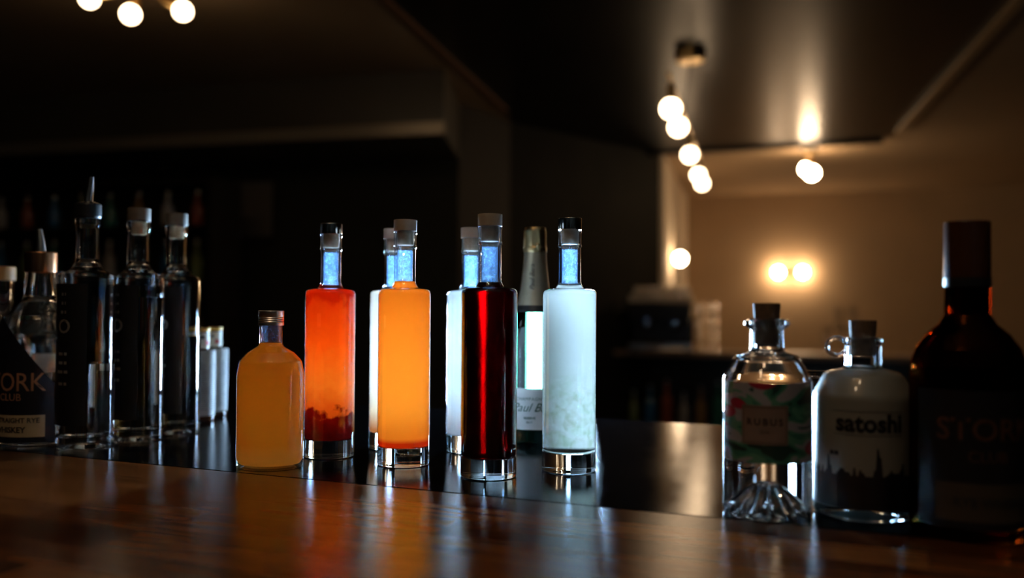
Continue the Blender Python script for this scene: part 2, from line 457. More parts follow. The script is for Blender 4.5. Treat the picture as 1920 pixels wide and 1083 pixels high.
# ------------------------------------------------------------------ straight round bottles with glass-topped stoppers
RB = 0.0325
def straight_bottle(px, d, liq, level, cap, label, rz=0.0, group='colourful mixed drinks in tall clear bottles'):
    t = thing('drink_bottle', (fx(px, d), d, CT + 0.0003), label, 'bottle', group, rz)
    bm = bmesh.new()
    # solid base
    lathe(bm, fillet([(0, 0.002), (0.026, 0.001, 0.001), (0.0285, 0, 0.001), (RB, 0, 0.004), (RB, 0.0225), (RB - 0.0012, 0.0228, 0.0005), (0.026, 0.0222), (0, 0.0216)]), 72, 0)
    # thin body wall and shoulder
    sh = fillet([(RB, 0.0226), (RB, 0.2155, 0.0065), (0.0168, 0.2178, 0.0035), (0.0136, 0.2240, 0.003), (0.0134, 0.232)], 6)
    lathe(bm, sh, 72, 1, closed=False)
    # neck: outer and inner walls, rolled lip
    nk = fillet([(0.0134, 0.232), (0.0133, 0.266, 0.001), (0.0146, 0.2672, 0.001), (0.0146, 0.2692, 0.001), (0.0139, 0.2700, 0.001), (0.0139, 0.2840, 0.001), (0.0146, 0.2850, 0.001), (0.0142, 0.2874, 0.001), (0.0115, 0.2876)], 3)
    lathe(bm, nk, 56, 2, closed=False)
    lathe(bm, [(0.0116, 0.2870), (0.0112, 0.2700), (0.0098, 0.2640)], 56, 2, closed=False)
    lathe(bm, [(0.0098, 0.2640), (0.0096, 0.228), (0.0106, 0.222)], 56, 3, closed=False)
    link('glass_body', bm, [M['thick'], M['wall_glass'], M['neck_glass'], M['neck_mist']], t)
    # drink
    r2 = RB - 0.0007
    bm = bmesh.new()
    if level > 0.2205:
        pr = [(0, 0.0232), (r2, 0.0232, 0.003), (r2, 0.2148, 0.0065), (0.0161, 0.2170, 0.003), (0.0128, 0.2235, 0.002), (0.0126, level - 0.0004), (0.0110, level - 0.0010), (0, level - 0.0012)]
    else:
        pr = [(0, 0.0232), (r2, 0.0232, 0.003), (r2, min(level, 0.2148), 0.006), (0.016, level + 0.0016, 0.002), (0.013, level + 0.0016), (0, level + 0.0014)]
    lathe(bm, fillet(pr, 5), 72)
    link('drink', bm, liq, t)
    # stopper
    st = bpy.data.objects.new('stopper', None); C.objects.link(st); st.parent = t
    bm = bmesh.new()
    lathe(bm, fillet([(0, 0.2880), (0.0142, 0.2880, 0.0004), (0.0143, 0.3020, 0.0009), (0, 0.3022)], 4), 56)
    link('stopper_top', bm, cap, st)
    bm = bmesh.new()
    lathe(bm, fillet([(0, 0.2704), (0.0104, 0.2704, 0.0016), (0.0111, 0.2876), (0, 0.2878)], 4), 48)
    link('cork', bm, M['cork'], st)
    return t

LQ = {}
LQ['redorange'] = cloudy('red_orange_drink', [(0.10, (0.10, 0.002, 0.004)), (0.255, (0.22, 0.006, 0.006)), (0.285, (0.95, 0.26, 0.04)), (0.42, (1.0, 0.42, 0.09)), (0.68, (0.98, 0.24, 0.03)), (0.90, (0.95, 0.17, 0.02)), (0.96, (0.80, 0.07, 0.01))], 0.216, 0.22, 75)  # real sediment below; brighter middle imitates light glowing through the drink
LQ['orange'] = cloudy('orange_drink', [(0.125, (0.65, 0.05, 0.01)), (0.15, (0.98, 0.42, 0.08)), (0.30, (1.0, 0.50, 0.12)), (0.9, (1.0, 0.42, 0.08))], 0.226, 0.01, 40)
LQ['cream'] = cloudy('pale_cream_drink', [(0.12, (0.55, 0.18, 0.05)), (0.24, (0.90, 0.75, 0.55)), (0.4, (0.95, 0.90, 0.80))], 0.216, 0.02, 40)
LQ['palegreen'] = cloudy('pale_milky_drink', [(0.12, (0.45, 0.40, 0.38)), (0.4, (0.72, 0.76, 0.74)), (0.9, (0.80, 0.84, 0.82))], 0.216, 0.02, 40)
LQ['milky'] = None
def milky():
    """thin milk: one sees through the near side onto the lit far side; pulp has settled in the lower half"""
    m, nt, n, l = newmat('milky_turquoise_drink')
    n.remove(n['Principled BSDF'])
    tc = n.new('ShaderNodeTexCoord'); sp = n.new('ShaderNodeSeparateXYZ'); l.new(tc.outputs['Object'], sp.inputs[0])
    no = n.new('ShaderNodeTexNoise'); no.inputs['Scale'].default_value = 95; no.inputs['Detail'].default_value = 5; no.inputs['Distortion'].default_value = 0.5
    l.new(tc.outputs['Object'], no.inputs['Vector'])
    gr = n.new('ShaderNodeMapRange'); gr.inputs[1].default_value = 0.085; gr.inputs[2].default_value = 0.125; gr.inputs[3].default_value = 1; gr.inputs[4].default_value = 0
    l.new(sp.outputs[2], gr.inputs[0])
    pm = n.new('ShaderNodeMapRange'); pm.inputs[1].default_value = 0.40; pm.inputs[2].default_value = 0.68; l.new(no.outputs[0], pm.inputs[0])
    pu = n.new('ShaderNodeMath'); pu.operation = 'MULTIPLY'; l.new(gr.outputs[0], pu.inputs[0]); l.new(pm.outputs[0], pu.inputs[1])
    mc = n.new('ShaderNodeMix'); mc.data_type = 'RGBA'; l.new(pu.outputs[0], mc.inputs[0])
    mc.inputs[6].default_value = (0.30, 0.28, 0.25, 1); mc.inputs[7].default_value = (0.24, 0.26, 0.20, 1)
    tl = n.new('ShaderNodeBsdfTranslucent'); l.new(mc.outputs[2], tl.inputs[0])
    df = n.new('ShaderNodeBsdfDiffuse'); df.inputs[0].default_value = (0.7, 0.75, 0.7, 1)
    rf = n.new('ShaderNodeBsdfRefraction'); rf.inputs['IOR'].default_value = 1.34; rf.inputs['Roughness'].default_value = 0.22
    mt = n.new('ShaderNodeMix'); mt.data_type = 'RGBA'; l.new(pu.outputs[0], mt.inputs[0])
    mt.inputs[6].default_value = (0.66, 0.70, 0.68, 1); mt.inputs[7].default_value = (0.50, 0.55, 0.46, 1)
    l.new(mt.outputs[2], rf.inputs[0])
    fr = n.new('ShaderNodeMixShader'); fr.inputs[0].default_value = 0.05; l.new(rf.outputs[0], fr.inputs[1]); l.new(tl.outputs[0], fr.inputs[2])
    f2 = n.new('ShaderNodeMixShader'); f2.inputs[0].default_value = 0.25; l.new(fr.outputs[0], f2.inputs[1]); f2.inputs[0].default_value = 0.08; l.new(df.outputs[0], f2.inputs[2])
    geo = n.new('ShaderNodeNewGeometry')
    x = n.new('ShaderNodeMixShader'); l.new(geo.outputs['Backfacing'], x.inputs[0]); l.new(f2.outputs[0], x.inputs[1]); l.new(tl.outputs[0], x.inputs[2])
    l.new(x.outputs[0], n['Material Output'].inputs[0])
    return m
LQ['milky'] = milky()
def redglass():
    m, nt, n, l = newmat('clear_dark_red_drink')
    n.remove(n['Principled BSDF'])
    g = n.new('ShaderNodeBsdfRefraction'); g.inputs[0].default_value = (0.11, 0.0018, 0.003, 1); g.inputs['IOR'].default_value = 1.36; g.inputs['Roughness'].default_value = 0.3
    d = n.new('ShaderNodeBsdfTranslucent'); d.inputs[0].default_value = (0.25, 0.01, 0.012, 1)
    x = n.new('ShaderNodeMixShader'); x.inputs[0].default_value = 0.03
    l.new(g.outputs[0], x.inputs[1]); l.new(d.outputs[0], x.inputs[2]); l.new(x.outputs[0], n['Material Output'].inputs[0])
    return m
LQ['darkred'] = redglass()

straight_bottle(620, 1.185, LQ['redorange'], 0.216, M['cap_silver'], 'tall clear bottle of red-orange drink with dark red sediment and a shiny silver cap', 0.4)
straight_bottle(759, 1.128, LQ['orange'], 0.226, M['cap_grey'], 'tall clear bottle of bright orange drink with a grey stopper, full to the neck', 1.1)
straight_bottle(918, 1.052, LQ['darkred'], 0.2215, M['cap_grey'], 'tall clear bottle of dark red drink with a grey stopper', 2.2)
straight_bottle(1068, 1.0925, LQ['milky'], 0.2215, M['cap_silver'], 'tall clear bottle of milky turquoise drink with pulp and a shiny silver cap', 3.0)
straight_bottle(738, 1.258, LQ['cream'], 0.216, M['cap_grey'], 'tall clear bottle of cream coloured drink standing behind the bright orange bottle', 4.0)
straight_bottle(883, 1.235, LQ['palegreen'], 0.216, M['cap_grey'], 'tall clear bottle of pale milky drink standing behind the dark red bottle', 5.0)

# ------------------------------------------------------------------ small bottle of yellow-orange juice
def juice_flask():
    d = 1.10
    t = thing('juice_bottle', (fx(509, d), d, CT + 0.0003), 'short round-shouldered bottle of cloudy yellow-orange juice with an aluminium screw cap', 'bottle')
    sy = 0.82
    bm = bmesh.new()
    pr = fillet([(0, 0.0035), (0.030, 0.0015, 0.002), (0.034, 0, 0.001), (0.0396, 0, 0.0045), (0.0402, 0.020), (0.0402, 0.112, 0.02), (0.0372, 0.1275, 0.008), (0.0275, 0.1385, 0.008), (0.0142, 0.1465, 0.006), (0.0138, 0.154), (0.0137, 0.170), (0.0145, 0.171), (0.0145, 0.1735), (0.0120, 0.1740), (0.0118, 0.1700)], 6)
    lathe(bm, pr, 72, 0, sx=1, sy=sy, closed=False)
    lathe(bm, [(0.0116, 0.1735), (0.0112, 0.160), (0.0116, 0.150)], 48, 1, sy=sy, closed=False)
    link('glass_body', bm, [M['wall_glass'], M['neck_mist']], t)
    bm = bmesh.new()
    pr = fillet([(0, 0.0055), (0.036, 0.0045, 0.003), (0.0392, 0.010, 0.004), (0.0395, 0.020), (0.0395, 0.112, 0.02), (0.0365, 0.127, 0.008), (0.0268, 0.1378, 0.008), (0.0136, 0.1458, 0.004), (0.0130, 0.1492), (0.0120, 0.1488), (0, 0.1486)], 6)
    lathe(bm, pr, 72, sy=sy)
    link('juice', bm, cloudy('yellow_orange_juice', [(0.02, (0.98, 0.62, 0.22)), (0.2, (0.88, 0.42, 0.07)), (0.85, (0.90, 0.42, 0.06))], 0.15, 0.05, 30, transl=0.55), t)
    bm = bmesh.new()
    zz = [(0, 0.1700)]
    zz = [(0.0142, 0.1705), (0.0152, 0.1706), (0.0152, 0.1735), (0.0147, 0.1738), (0.0153, 0.1748), (0.0147, 0.1760), (0.0153, 0.1772), (0.0147, 0.1784), (0.0153, 0.1796), (0.0148, 0.1806)]
    zz += fillet([(0.0152, 0.1812), (0.0152, 0.1885, 0.0012), (0, 0.1888)], 4)
    lathe(bm, zz, 96, closed=False, flute=lambda a, r, z: 1 + (0.006 * math.cos(48 * a) if z > 0.181 and r > 0.014 else 0))
    link('screw_cap', bm, M['alu'], t)
juice_flask()

# ------------------------------------------------------------------ champagne bottle
def champagne():
    d = 1.333; Rc = 0.0445
    t = thing('champagne_bottle', (fx(1003, d), d, CT + 0.0003), 'green champagne bottle with gold foil and a white label standing behind the milky bottle', 'bottle')
    bm = bmesh.new()
    pr = fillet([(0, 0.025), (0.012, 0.022, 0.006), (0.030, 0.003, 0.003), (0.036, 0, 0.002), (Rc, 0.001, 0.006), (Rc, 0.023), (Rc, 0.140, 0.03), (0.0395, 0.165, 0.02), (0.0285, 0.190, 0.03), (0.0200, 0.222, 0.03), (0.0160, 0.262, 0.01), (0.0150, 0.285), (0.0150, 0.300)], 6)
    lathe(bm, pr, 72, closed=False)
    for f in bm.faces:
        if f.calc_center_median().z < 0.022: f.material_index = 1
    link('glass_body', bm, [M['green_glass'], pmat('thick_dark_green_glass', (0.004, 0.022, 0.014), 0.06, coat=0.5)], t)
    bm = bmesh.new()
    lathe(bm, fillet([(0.0267, 0.1968), (0.0210, 0.2215, 0.03), (0.0172, 0.258, 0.01), (0.0160, 0.276)], 6), 64, closed=False)
    fo = link('neck_foil', bm, M['foil_matte'], t)
    lettering(fo, 'Paul Bara', 0.010, 0.0215, 0.238, -12, M['ink'], vertical=True, shear=0.3)
    bm = bmesh.new()
    lathe(bm, fillet([(0.0158, 0.2740), (0.0172, 0.2765, 0.001), (0.0175, 0.2810, 0.001), (0.0162, 0.2835, 0.001), (0.0160, 0.3060, 0.003), (0.0150, 0.3115, 0.002), (0, 0.3128)], 4), 64, closed=False,
          flute=lambda a, r, z: 1 + 0.02 * math.sin(7 * a + z * 300) * math.sin(3 * a))
    for k in range(4):      # the wire cage pressing through the foil
        a = k * PI / 2 + 0.25
        tube(bm, [(0.0165 * math.cos(a), 0.0165 * math.sin(a), 0.278), (0.0168 * math.cos(a + .1), 0.0168 * math.sin(a + .1), 0.292), (0.0162 * math.cos(a), 0.0162 * math.sin(a), 0.306)], 0.0012, 8)
    r = bmesh.ops.create_uvsphere(bm, u_segments=12, v_segments=8, radius=0.0035); bmesh.ops.translate(bm, vec=(0.003, -0.0165, 0.284), verts=r['verts'])
    link('gold_cap_foil', bm, M['gold'], t)
    bm = bmesh.new(); wrap(bm, 0.0447 - 0.0000, -75, 75, 0.0205, 0.0790)
    lb = link('label_paper', bm, M['paper'], t)
    G = pmat('green_ink', (0.02, 0.10, 0.06), 0.6)
    lettering(lb, 'CHAMPAGNE', 0.0062, 0.0449, 0.0640, -10, G, spacing=1.15)
    lettering(lb, 'Paul Bara', 0.0170, 0.0449, 0.0515, -4, G, shear=0.45)
    lettering(lb, 'RESERVE', 0.0045, 0.0449, 0.0370, -10, G, bold=0.02)
    lettering(lb, 'BRUT', 0.0038, 0.0449, 0.0310, -10, G)
    bm = bmesh.new(); wrap(bm, 0.0268, -180, 179.9, 0.1872, 0.1968)
    lathe(bm, [(0.0300, 0.1870), (0.0285, 0.1920), (0.0268, 0.1970)], 48, closed=False)
    link('foil_band', bm, M['black'], t)
champagne()

# ------------------------------------------------------------------ LED work light standing behind the bar
def worklight():
    d = 2.2
    t = thing('led_work_light', (fx(1046, d), d, 0), 'bright cold-white LED panel light on a stand behind the bar', 'work light')
    zc = ZC - 0.125; hw, hh = 0.072, 0.115
    bm = bmesh.new(); box(bm, -hw - .008, hw + .008, 0.003, 0.035, zc - hh - .008, zc + hh + .008, 0.003); link('housing', bm, M['black'], t)
    bm = bmesh.new(); box(bm, -hw, hw, -0.001, 0.0025, zc - hh, zc + hh); link('light_panel', bm, emat('cold_led_light', (0.42, 0.68, 1.0), PANEL_GLOW), t, smooth=False)
    for sx in (-1, 1):
        bm = bmesh.new(); box(bm, sx * (hw + .005) - .0015, sx * (hw + .005) + .0015, -0.10, 0.01, zc - hh, zc + hh); link('added_side_flap', bm, M['black'], t, smooth=False)  # flaps added to cut the panel's sideways spill
    bm = bmesh.new(); box(bm, -hw - .006, hw + .006, -0.11, 0.01, zc + hh + .002, zc + hh + .005); link('added_top_flap', bm, M['black'], t, smooth=False)  # added to keep the panel's light off the ceiling
    bm = bmesh.new(); tube(bm, [(0, 0.02, 0.35), (0, 0.02, zc - hh)], 0.012); link('pole', bm, M['black'], t)
    for k in range(3):
        a = k * 2 * PI / 3 + 0.5
        bm = bmesh.new(); tube(bm, [(0.01 * math.cos(a), 0.02 + 0.01 * math.sin(a), 0.42), (0.33 * math.cos(a), 0.02 + 0.33 * math.sin(a), 0.012)], 0.009); link('leg', bm, M['black'], t)
worklight()

# ------------------------------------------------------------------ clear spirit bottles on the left
def tall_bottle(px, d, level, label, stopper, la0, la1, group='clear spirit bottles with black upright labels'):
    R = 0.037
    t = thing('spirit_bottle', (fx(px, d), d, CT + 0.0003), label, 'bottle', group)
    bm = bmesh.new()
    lathe(bm, fillet([(0, 0.009), (0.020, 0.006, 0.006), (0.031, 0, 0.002), (R, 0, 0.004), (R, 0.2355, 0.007), (0.0215, 0.2420, 0.006), (0.0152, 0.2530, 0.005), (0.0148, 0.300, 0.002), (0.0165, 0.304, 0.001), (0.0165, 0.3145, 0.001), (0.0108, 0.3150, 0.0005), (0.0108, 0.300), (0.0112, 0.257, 0.004), (0.018, 0.2455, 0.004), (R - 0.0035, 0.2340, 0.006), (R - 0.0035, level), (0, level - 0.0004)], 5), 72)
    # thick glass floor: thin bubble gap between base and spirit gives the glints
    lathe(bm, fillet([(0, 0.0165), (0.030, 0.0145, 0.002), (R - 0.005, 0.0175, 0.0015), (0.030, 0.0150, 0.002), (0, 0.0171)], 4), 48, void=True)
    link('glass_body', bm, M['clear'], t)
    bm = bmesh.new(); wrap(bm, R + 0.0002, la0, la1, 0.032, 0.222)
    lb = link('label_strip', bm, M['black_label'], t)
    am = (la0 + la1) / 2 - 3
    for z, wd in ((0.208, 7), (0.196, 7), (0.184, 9), (0.128, 14), (0.116, 14), (0.104, 18), (0.088, 14)):
        bm = bmesh.new(); wrap(bm, R + 0.0005, am - wd, am - 2, z - 0.002, z + 0.002, 4)
        wrap(bm, R + 0.0005, am + 2, am + wd * .6, z - 0.002, z + 0.002, 4)
        link('label_print', bm, M['silver_ink'], lb)
    lettering(lb, 'O', 0.026, R + 0.0004, 0.164, am, M['silver_ink'], bold=0.01)
    if stopper == 'pourer':
        p = bpy.data.objects.new('pourer', None); C.objects.link(p); p.parent = t
        bm = bmesh.new(); lathe(bm, fillet([(0, 0.3125), (0.0168, 0.3128), (0.0176, 0.3160, 0.001), (0.0176, 0.3330, 0.003), (0.008, 0.3362, 0.002), (0, 0.3365)], 4), 48); link('collar', bm, M['black'], p)
        bm = bmesh.new(); tube(bm, [(0, 0, 0.334), (0.001, 0, 0.345), (0.0030, -0.001, 0.358), (0.0045, -0.002, 0.3705)], [0.0062, 0.0056, 0.0045, 0.0032], 20); link('spout', bm, M['steel'], p)
    else:
        st = bpy.data.objects.new('stopper', None); C.objects.link(st); st.parent = t
        bm = bmesh.new(); lathe(bm, fillet([(0, 0.3156), (0.0162, 0.3156, 0.0005), (0.0162, 0.3345, 0.001), (0, 0.3348)], 4), 48); link('stopper_top', bm, M['cap_grey_shaded'], st)
        bm = bmesh.new(); lathe(bm, fillet([(0, 0.296), (0.0104, 0.296, 0.001), (0.0104, 0.3153), (0, 0.3154)], 3), 40); link('cork', bm, M['cork'], st)
    return t
tall_bottle(163, 1.25, 0.114, 'tall clear spirit bottle with a black label and a steel pourer, about half full', 'pourer', -64, 26)
tall_bottle(259, 1.317, 0.205, 'tall clear spirit bottle with a black label and stopper, middle of the three', 'stopper', -66, 23)
tall_bottle(330, 1.390, 0.147, 'tall clear spirit bottle with a black label and stopper nearest the juice bottle', 'stopper', -52, 36)

# ------------------------------------------------------------------ rye whiskey at the far left
def rye():
    d = 1.30; R = 0.054
    t = thing('whiskey_bottle', (fx(76, d), d, CT + 0.0003), 'broad clear whiskey bottle with a navy peaked label, copper collar and pourer', 'bottle')
    bm = bmesh.new(); zl = 0.10
    lathe(bm, fillet([(0, 0.010), (0.030, 0.006, 0.006), (0.044, 0, 0.002), (R, 0, 0.006), (R, 0.150, 0.02), (0.046, 0.176, 0.02), (0.0225, 0.200, 0.015), (0.0195, 0.240), (0.0205, 0.252, 0.001), (0.0130, 0.2525), (0.0130, 0.235), (0.016, 0.205, 0.01), (0.041, 0.175, 0.02), (R - 0.004, 0.150, 0.02), (R - 0.004, zl), (0, zl - 0.0004)], 5), 72)
    link('glass_body', bm, M['clear'], t)
    bm = bmesh.new(); lathe(bm, fillet([(0.0208, 0.2400), (0.0212, 0.2400), (0.0214, 0.2690, 0.002), (0, 0.2700)], 4), 56, closed=False, flute=lambda a, r, z: 1)
    link('copper_collar', bm, M['copper'], t)
    bm = bmesh.new(); tube(bm, [(0, 0, 0.268), (-0.001, 0, 0.285), (-0.003, 0, 0.302)], [0.007, 0.0055, 0.0035], 16); link('spout', bm, M['steel'], t)
    bm = bmesh.new(); wrap(bm, R + 0.0002, -106, 64, 0.004, 0.1, 60, top=lambda u: 0.178 - 0.092 * abs(u * 170 / 76 - 76 / 76) if 0 < u * 170 / 76 < 2 else 0.086)
    lb = link('navy_label', bm, pmat('navy_label', (0.006, 0.006, 0.014), 0.5), t)
    BC = pmat('pale_copper_print', (0.42, 0.20, 0.11), 0.5)
    lettering(lb, 'STORK', 0.036, R + 0.0004, 0.086, -15, BC, spacing=0.95, sx=0.9)
    lettering(lb, 'CLUB', 0.014, R + 0.0004, 0.066, -14, BC)
    bm = bmesh.new(); wrap(bm, R + 0.0005, -100, 36, 0.012, 0.042, 40)
    pl = link('cream_label_band', bm, nmat('cream_band_paper', (0.42, 0.30, 0.18), (0.50, 0.38, 0.22), 40, 0.6), lb)
    lettering(pl, '100% STRAIGHT RYE', 0.0095, R + 0.0008, 0.0345, -16, M['ink'], bold=0.02)
    lettering(pl, 'WHISKEY', 0.0110, R + 0.0008, 0.0215, -14, M['ink'], bold=0.03)
rye()

def plain_clear(px, d, R, H, hs, rn, label, topm, name='spirit_bottle', group=None, glass=None, hc=0.03, label_band=None):
    """simple shouldered bottle with a stopper"""
    t = thing(name, (fx(px, d), d, CT + 0.0003), label, 'bottle', group)
    bm = bmesh.new()
    lathe(bm, fillet([(0, 0.006), (R * 0.8, 0, 0.002), (R, 0, 0.005), (R, hs, R * 0.35), (rn * 1.3, hs + R * 0.55, R * 0.3), (rn, hs + R * 0.9, 0.004), (rn, H - hc), (rn * 0.72, H - hc), (rn * 0.72, hs + R * 0.8), (R * 0.9, hs - 0.004, R * 0.3), (R * 0.9, hs * 0.6), (0, hs * 0.6 - 0.0004)], 5), 56)
    link('glass_body', bm, glass or M['clear'], t)
    bm = bmesh.new(); lathe(bm, fillet([(0, H - hc + 0.0003), (rn * 1.15, H - hc + 0.0003), (rn * 1.15, H, 0.002), (0, H + 0.0003)], 3), 40); link('stopper', bm, topm, t)
    if label_band:
        bm = bmesh.new(); wrap(bm, R + 0.0002, -70, 70, hs * 0.25, hs * 0.85); link('label_paper', bm, label_band, t)
    return t
plain_clear(2, 1.42, 0.045, 0.253, 0.13, 0.018, 'clear bottle with a wooden stopper cut by the left edge of the photo', nmat('orange_wood_stopper', (0.45, 0.20, 0.07), (0.6, 0.3, 0.1), 50, 0.5), hc=0.022, label_band=M['shaded_paper'])
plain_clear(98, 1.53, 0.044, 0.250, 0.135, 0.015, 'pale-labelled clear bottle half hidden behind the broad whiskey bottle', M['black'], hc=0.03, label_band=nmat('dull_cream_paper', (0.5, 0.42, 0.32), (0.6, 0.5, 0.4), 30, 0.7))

# ------------------------------------------------------------------ small bitters bottles wrapped in printed paper
def bitters(px, d, rz, label, face):
    t = thing('bitters_bottle', (fx(px, d), d, CT + 0.0003), label, 'bottle', 'small paper-wrapped bitters bottles', rz)
    R = 0.0215
    bm = bmesh.new(); lathe(bm, fillet([(0, 0), (R, 0, 0.003), (R, 0.105, 0.008), (0.011, 0.120, 0.005), (0.0105, 0.150), (0, 0.150)], 5), 48)
    link('glass_body', bm, pmat('dark_brown_bottle_glass', (0.03, 0.012, 0.006), 0.1), t)
    bm = bmesh.new(); lathe(bm, [(R + 0.0003, 0.010), (R + 0.0006, 0.010), (R + 0.0012, 0.116), (R - 0.0005, 0.1185), (R - 0.001, 0.116), (R + 0.0003, 0.010)], 40, flute=lambda a, r, z: 1 + (0.03 * math.sin(5 * a) if z > 0.112 else 0))
    wr = link('paper_wrapper', bm, M['shaded_paper'], t)
    bm = bmesh.new()
    for k in range(22):
        z = 0.020 + k * 0.0036
        for a0 in (-72, -22, 30):
            wrap(bm, R + 0.0011, a0, a0 + 36 + random.uniform(-10, 2), z, z + 0.0012, 6)
    link('small_print', bm, pmat('grey_ink', (0.12, 0.12, 0.14), 0.6), wr)
    bm = bmesh.new(); lathe(bm, [(0.0108, 0.122), (0.0122, 0.122), (0.0122, 0.148), (0.0108, 0.148)], 32); ne = link('neck_label', bm, nmat('cream_neck_paper', (0.62, 0.55, 0.42), (0.7, 0.62, 0.5), 40, 0.6), t)
    bm = bmesh.new(); wrap(bm, 0.0123, -25, 8, 0.138, 0.143, 6); link('dark_mark', bm, M['ink'], ne)
    bm = bmesh.new(); wrap(bm, 0.0123, 20, 50, 0.127, 0.135, 6); link('red_mark', bm, pmat('red_ink', (0.5, 0.03, 0.03), 0.5), ne)
    bm = bmesh.new(); lathe(bm, fillet([(0, 0.150), (0.0135, 0.150), (0.0135, 0.156, 0.0005), (0.0, 0.156)], 2), 32); link('yellow_cap', bm, pmat('yellow_cap', (0.75, 0.42, 0.06), 0.4), t)
bitters(404, 1.60, 0.0, 'small bitters bottle in printed white paper with a yellow cap, nearer the juice bottle', True)
bitters(380, 1.53, 0.5, 'small bitters bottle in printed white paper, half hidden behind the clear spirit bottle', True)

# ------------------------------------------------------------------ gin bottle with floral label
def floral():
    m, nt, n, l = newmat('floral_label_print')
    b = n['Principled BSDF']; b.inputs['Roughness'].default_value = 0.4; b.inputs['Coat Weight'].default_value = 1; b.inputs['Coat Roughness'].default_value = 0.04
    tc = n.new('ShaderNodeTexCoord')
    mp = n.new('ShaderNodeMapping'); mp.inputs['Scale'].default_value = (1, 1, 1.9); l.new(tc.outputs['Object'], mp.inputs[0])
    n1 = n.new('ShaderNodeTexNoise'); n1.inputs['Scale'].default_value = 21; n1.inputs['Detail'].default_value = 2; n1.inputs['Distortion'].default_value = 0.6
    l.new(mp.outputs[0], n1.inputs['Vector'])
    c1 = n.new('ShaderNodeValToRGB'); c1.color_ramp.interpolation = 'CONSTANT'; e = c1.color_ramp.elements
    e[0].position = 0; e[0].color = (0.012, 0.05, 0.04, 1); e[1].position = 0.44; e[1].color = (0.04, 0.20, 0.14, 1)
    for p, c in ((0.50, (0.10, 0.30, 0.20)), (0.535, (0.36, 0.35, 0.40)), (0.66, (0.03, 0.10, 0.09))): 
        x = e.new(p); x.color = (*c, 1)
    l.new(n1.outputs[0], c1.inputs[0])
    vo = n.new('ShaderNodeTexVoronoi'); vo.inputs['Scale'].default_value = 26; l.new(mp.outputs[0], vo.inputs['Vector'])
    n3 = n.new('ShaderNodeTexNoise'); n3.inputs['Scale'].default_value = 14; l.new(mp.outputs[0], n3.inputs['Vector'])
    sub = n.new('ShaderNodeMath'); sub.operation = 'MULTIPLY_ADD'; sub.inputs[1].default_value = -1.1
    l.new(vo.outputs['Distance'], sub.inputs[0]); l.new(n3.outputs[0], sub.inputs[2])
    gt = n.new('ShaderNodeMath'); gt.operation = 'GREATER_THAN'; gt.inputs[1].default_value = 0.12; l.new(sub.outputs[0], gt.inputs[0])
    c2 = n.new('ShaderNodeValToRGB'); e = c2.color_ramp.elements
    e[0].color = (0.55, 0.03, 0.08, 1); e[1].color = (0.22, 0.008, 0.02, 1); e[1].position = 0.6
    l.new(vo.outputs['Distance'], c2.inputs[0])
    mx = n.new('ShaderNodeMix'); mx.data_type = 'RGBA'
    l.new(gt.outputs[0], mx.inputs[0]); l.new(c1.outputs[0], mx.inputs[6]); l.new(c2.outputs[0], mx.inputs[7])
    l.new(mx.outputs[2], b.inputs['Base Color'])
    return m
def gin():
    d = 0.87; R = 0.0410
    t = thing('gin_bottle', (fx(1438, d), d, CT + 0.0003), 'clear gin bottle with a floral green and red label, cork stopper and fluted base', 'bottle')
    bm = bmesh.new()
    fl = lambda a, r, z: 1 + (0.085 * math.cos(14 * a) * min(1, max(0, (z - 0.001) / 0.006)) if (r < 0.034 and z < 0.036) else 0)
    lathe(bm, [(0, 0.0335), (0.004, 0.0325), (0.008, 0.0300), (0.012, 0.0255), (0.016, 0.0195), (0.020, 0.0130), (0.024, 0.0075), (0.029, 0.0030), (0.033, 0.0004)] +
          fillet([(0.0345, 0), (R, 0, 0.006), (R, 0.1285, 0.016), (0.0300, 0.1490, 0.010), (0.0160, 0.1535, 0.004), (0.0152, 0.1740, 0.002), (0.0213, 0.1790, 0.001), (0.0213, 0.1830, 0.0015), (0.0150, 0.1850, 0.002), (0.0118, 0.1850, 0.0005), (0.0118, 0.1560, 0.003), (0.0280, 0.1450, 0.008), (R - 0.0028, 0.1260, 0.010), (R - 0.0028, 0.118), (0, 0.1176)], 6), 84, flute=fl)
    link('glass_body', bm, M['clear'], t)
    bm = bmesh.new(); lathe(bm, fillet([(0, 0.1600), (0.0112, 0.1600, 0.001), (0.0118, 0.185), (0.0128, 0.1995, 0.0006), (0, 0.2)], 4), 48)
    link('cork_stopper', bm, M['cork_dark'], t)
    bm = bmesh.new(); wrap(bm, R + 0.0002, -88, 88, 0.0530, 0.1265, 48)
    lb = link('floral_label', bm, floral(), t)
    a0, a1 = -48, 11
    bm = bmesh.new(); wrap(bm, R + 0.0005, a0, a1, 0.0700, 0.1060, 24)
    pl = link('name_plate', bm, pmat('dusty_pink_plate', (0.26, 0.18, 0.145), 0.4, coat=1), lb)
    BR = pmat('dark_brown_ink', (0.06, 0.035, 0.03), 0.4, coat=1)
    bm = bmesh.new()
    for z in (0.0715, 0.1040): wrap(bm, R + 0.0008, a0 + 2, a1 - 2, z, z + 0.0005, 24)
    for a in (a0 + 2, a1 - 2.7): wrap(bm, R + 0.0008, a, a + 0.7, 0.0715, 0.1045, 2)
    link('plate_border', bm, BR, pl)
    am = (a0 + a1) / 2
    lettering(pl, 'RUBUS', 0.0088, R + 0.0007, 0.0905, am, BR, bold=0.02, spacing=1.35)
    lettering(pl, 'GIN', 0.0040, R + 0.0007, 0.0815, am, BR, spacing=1.3)
gin()

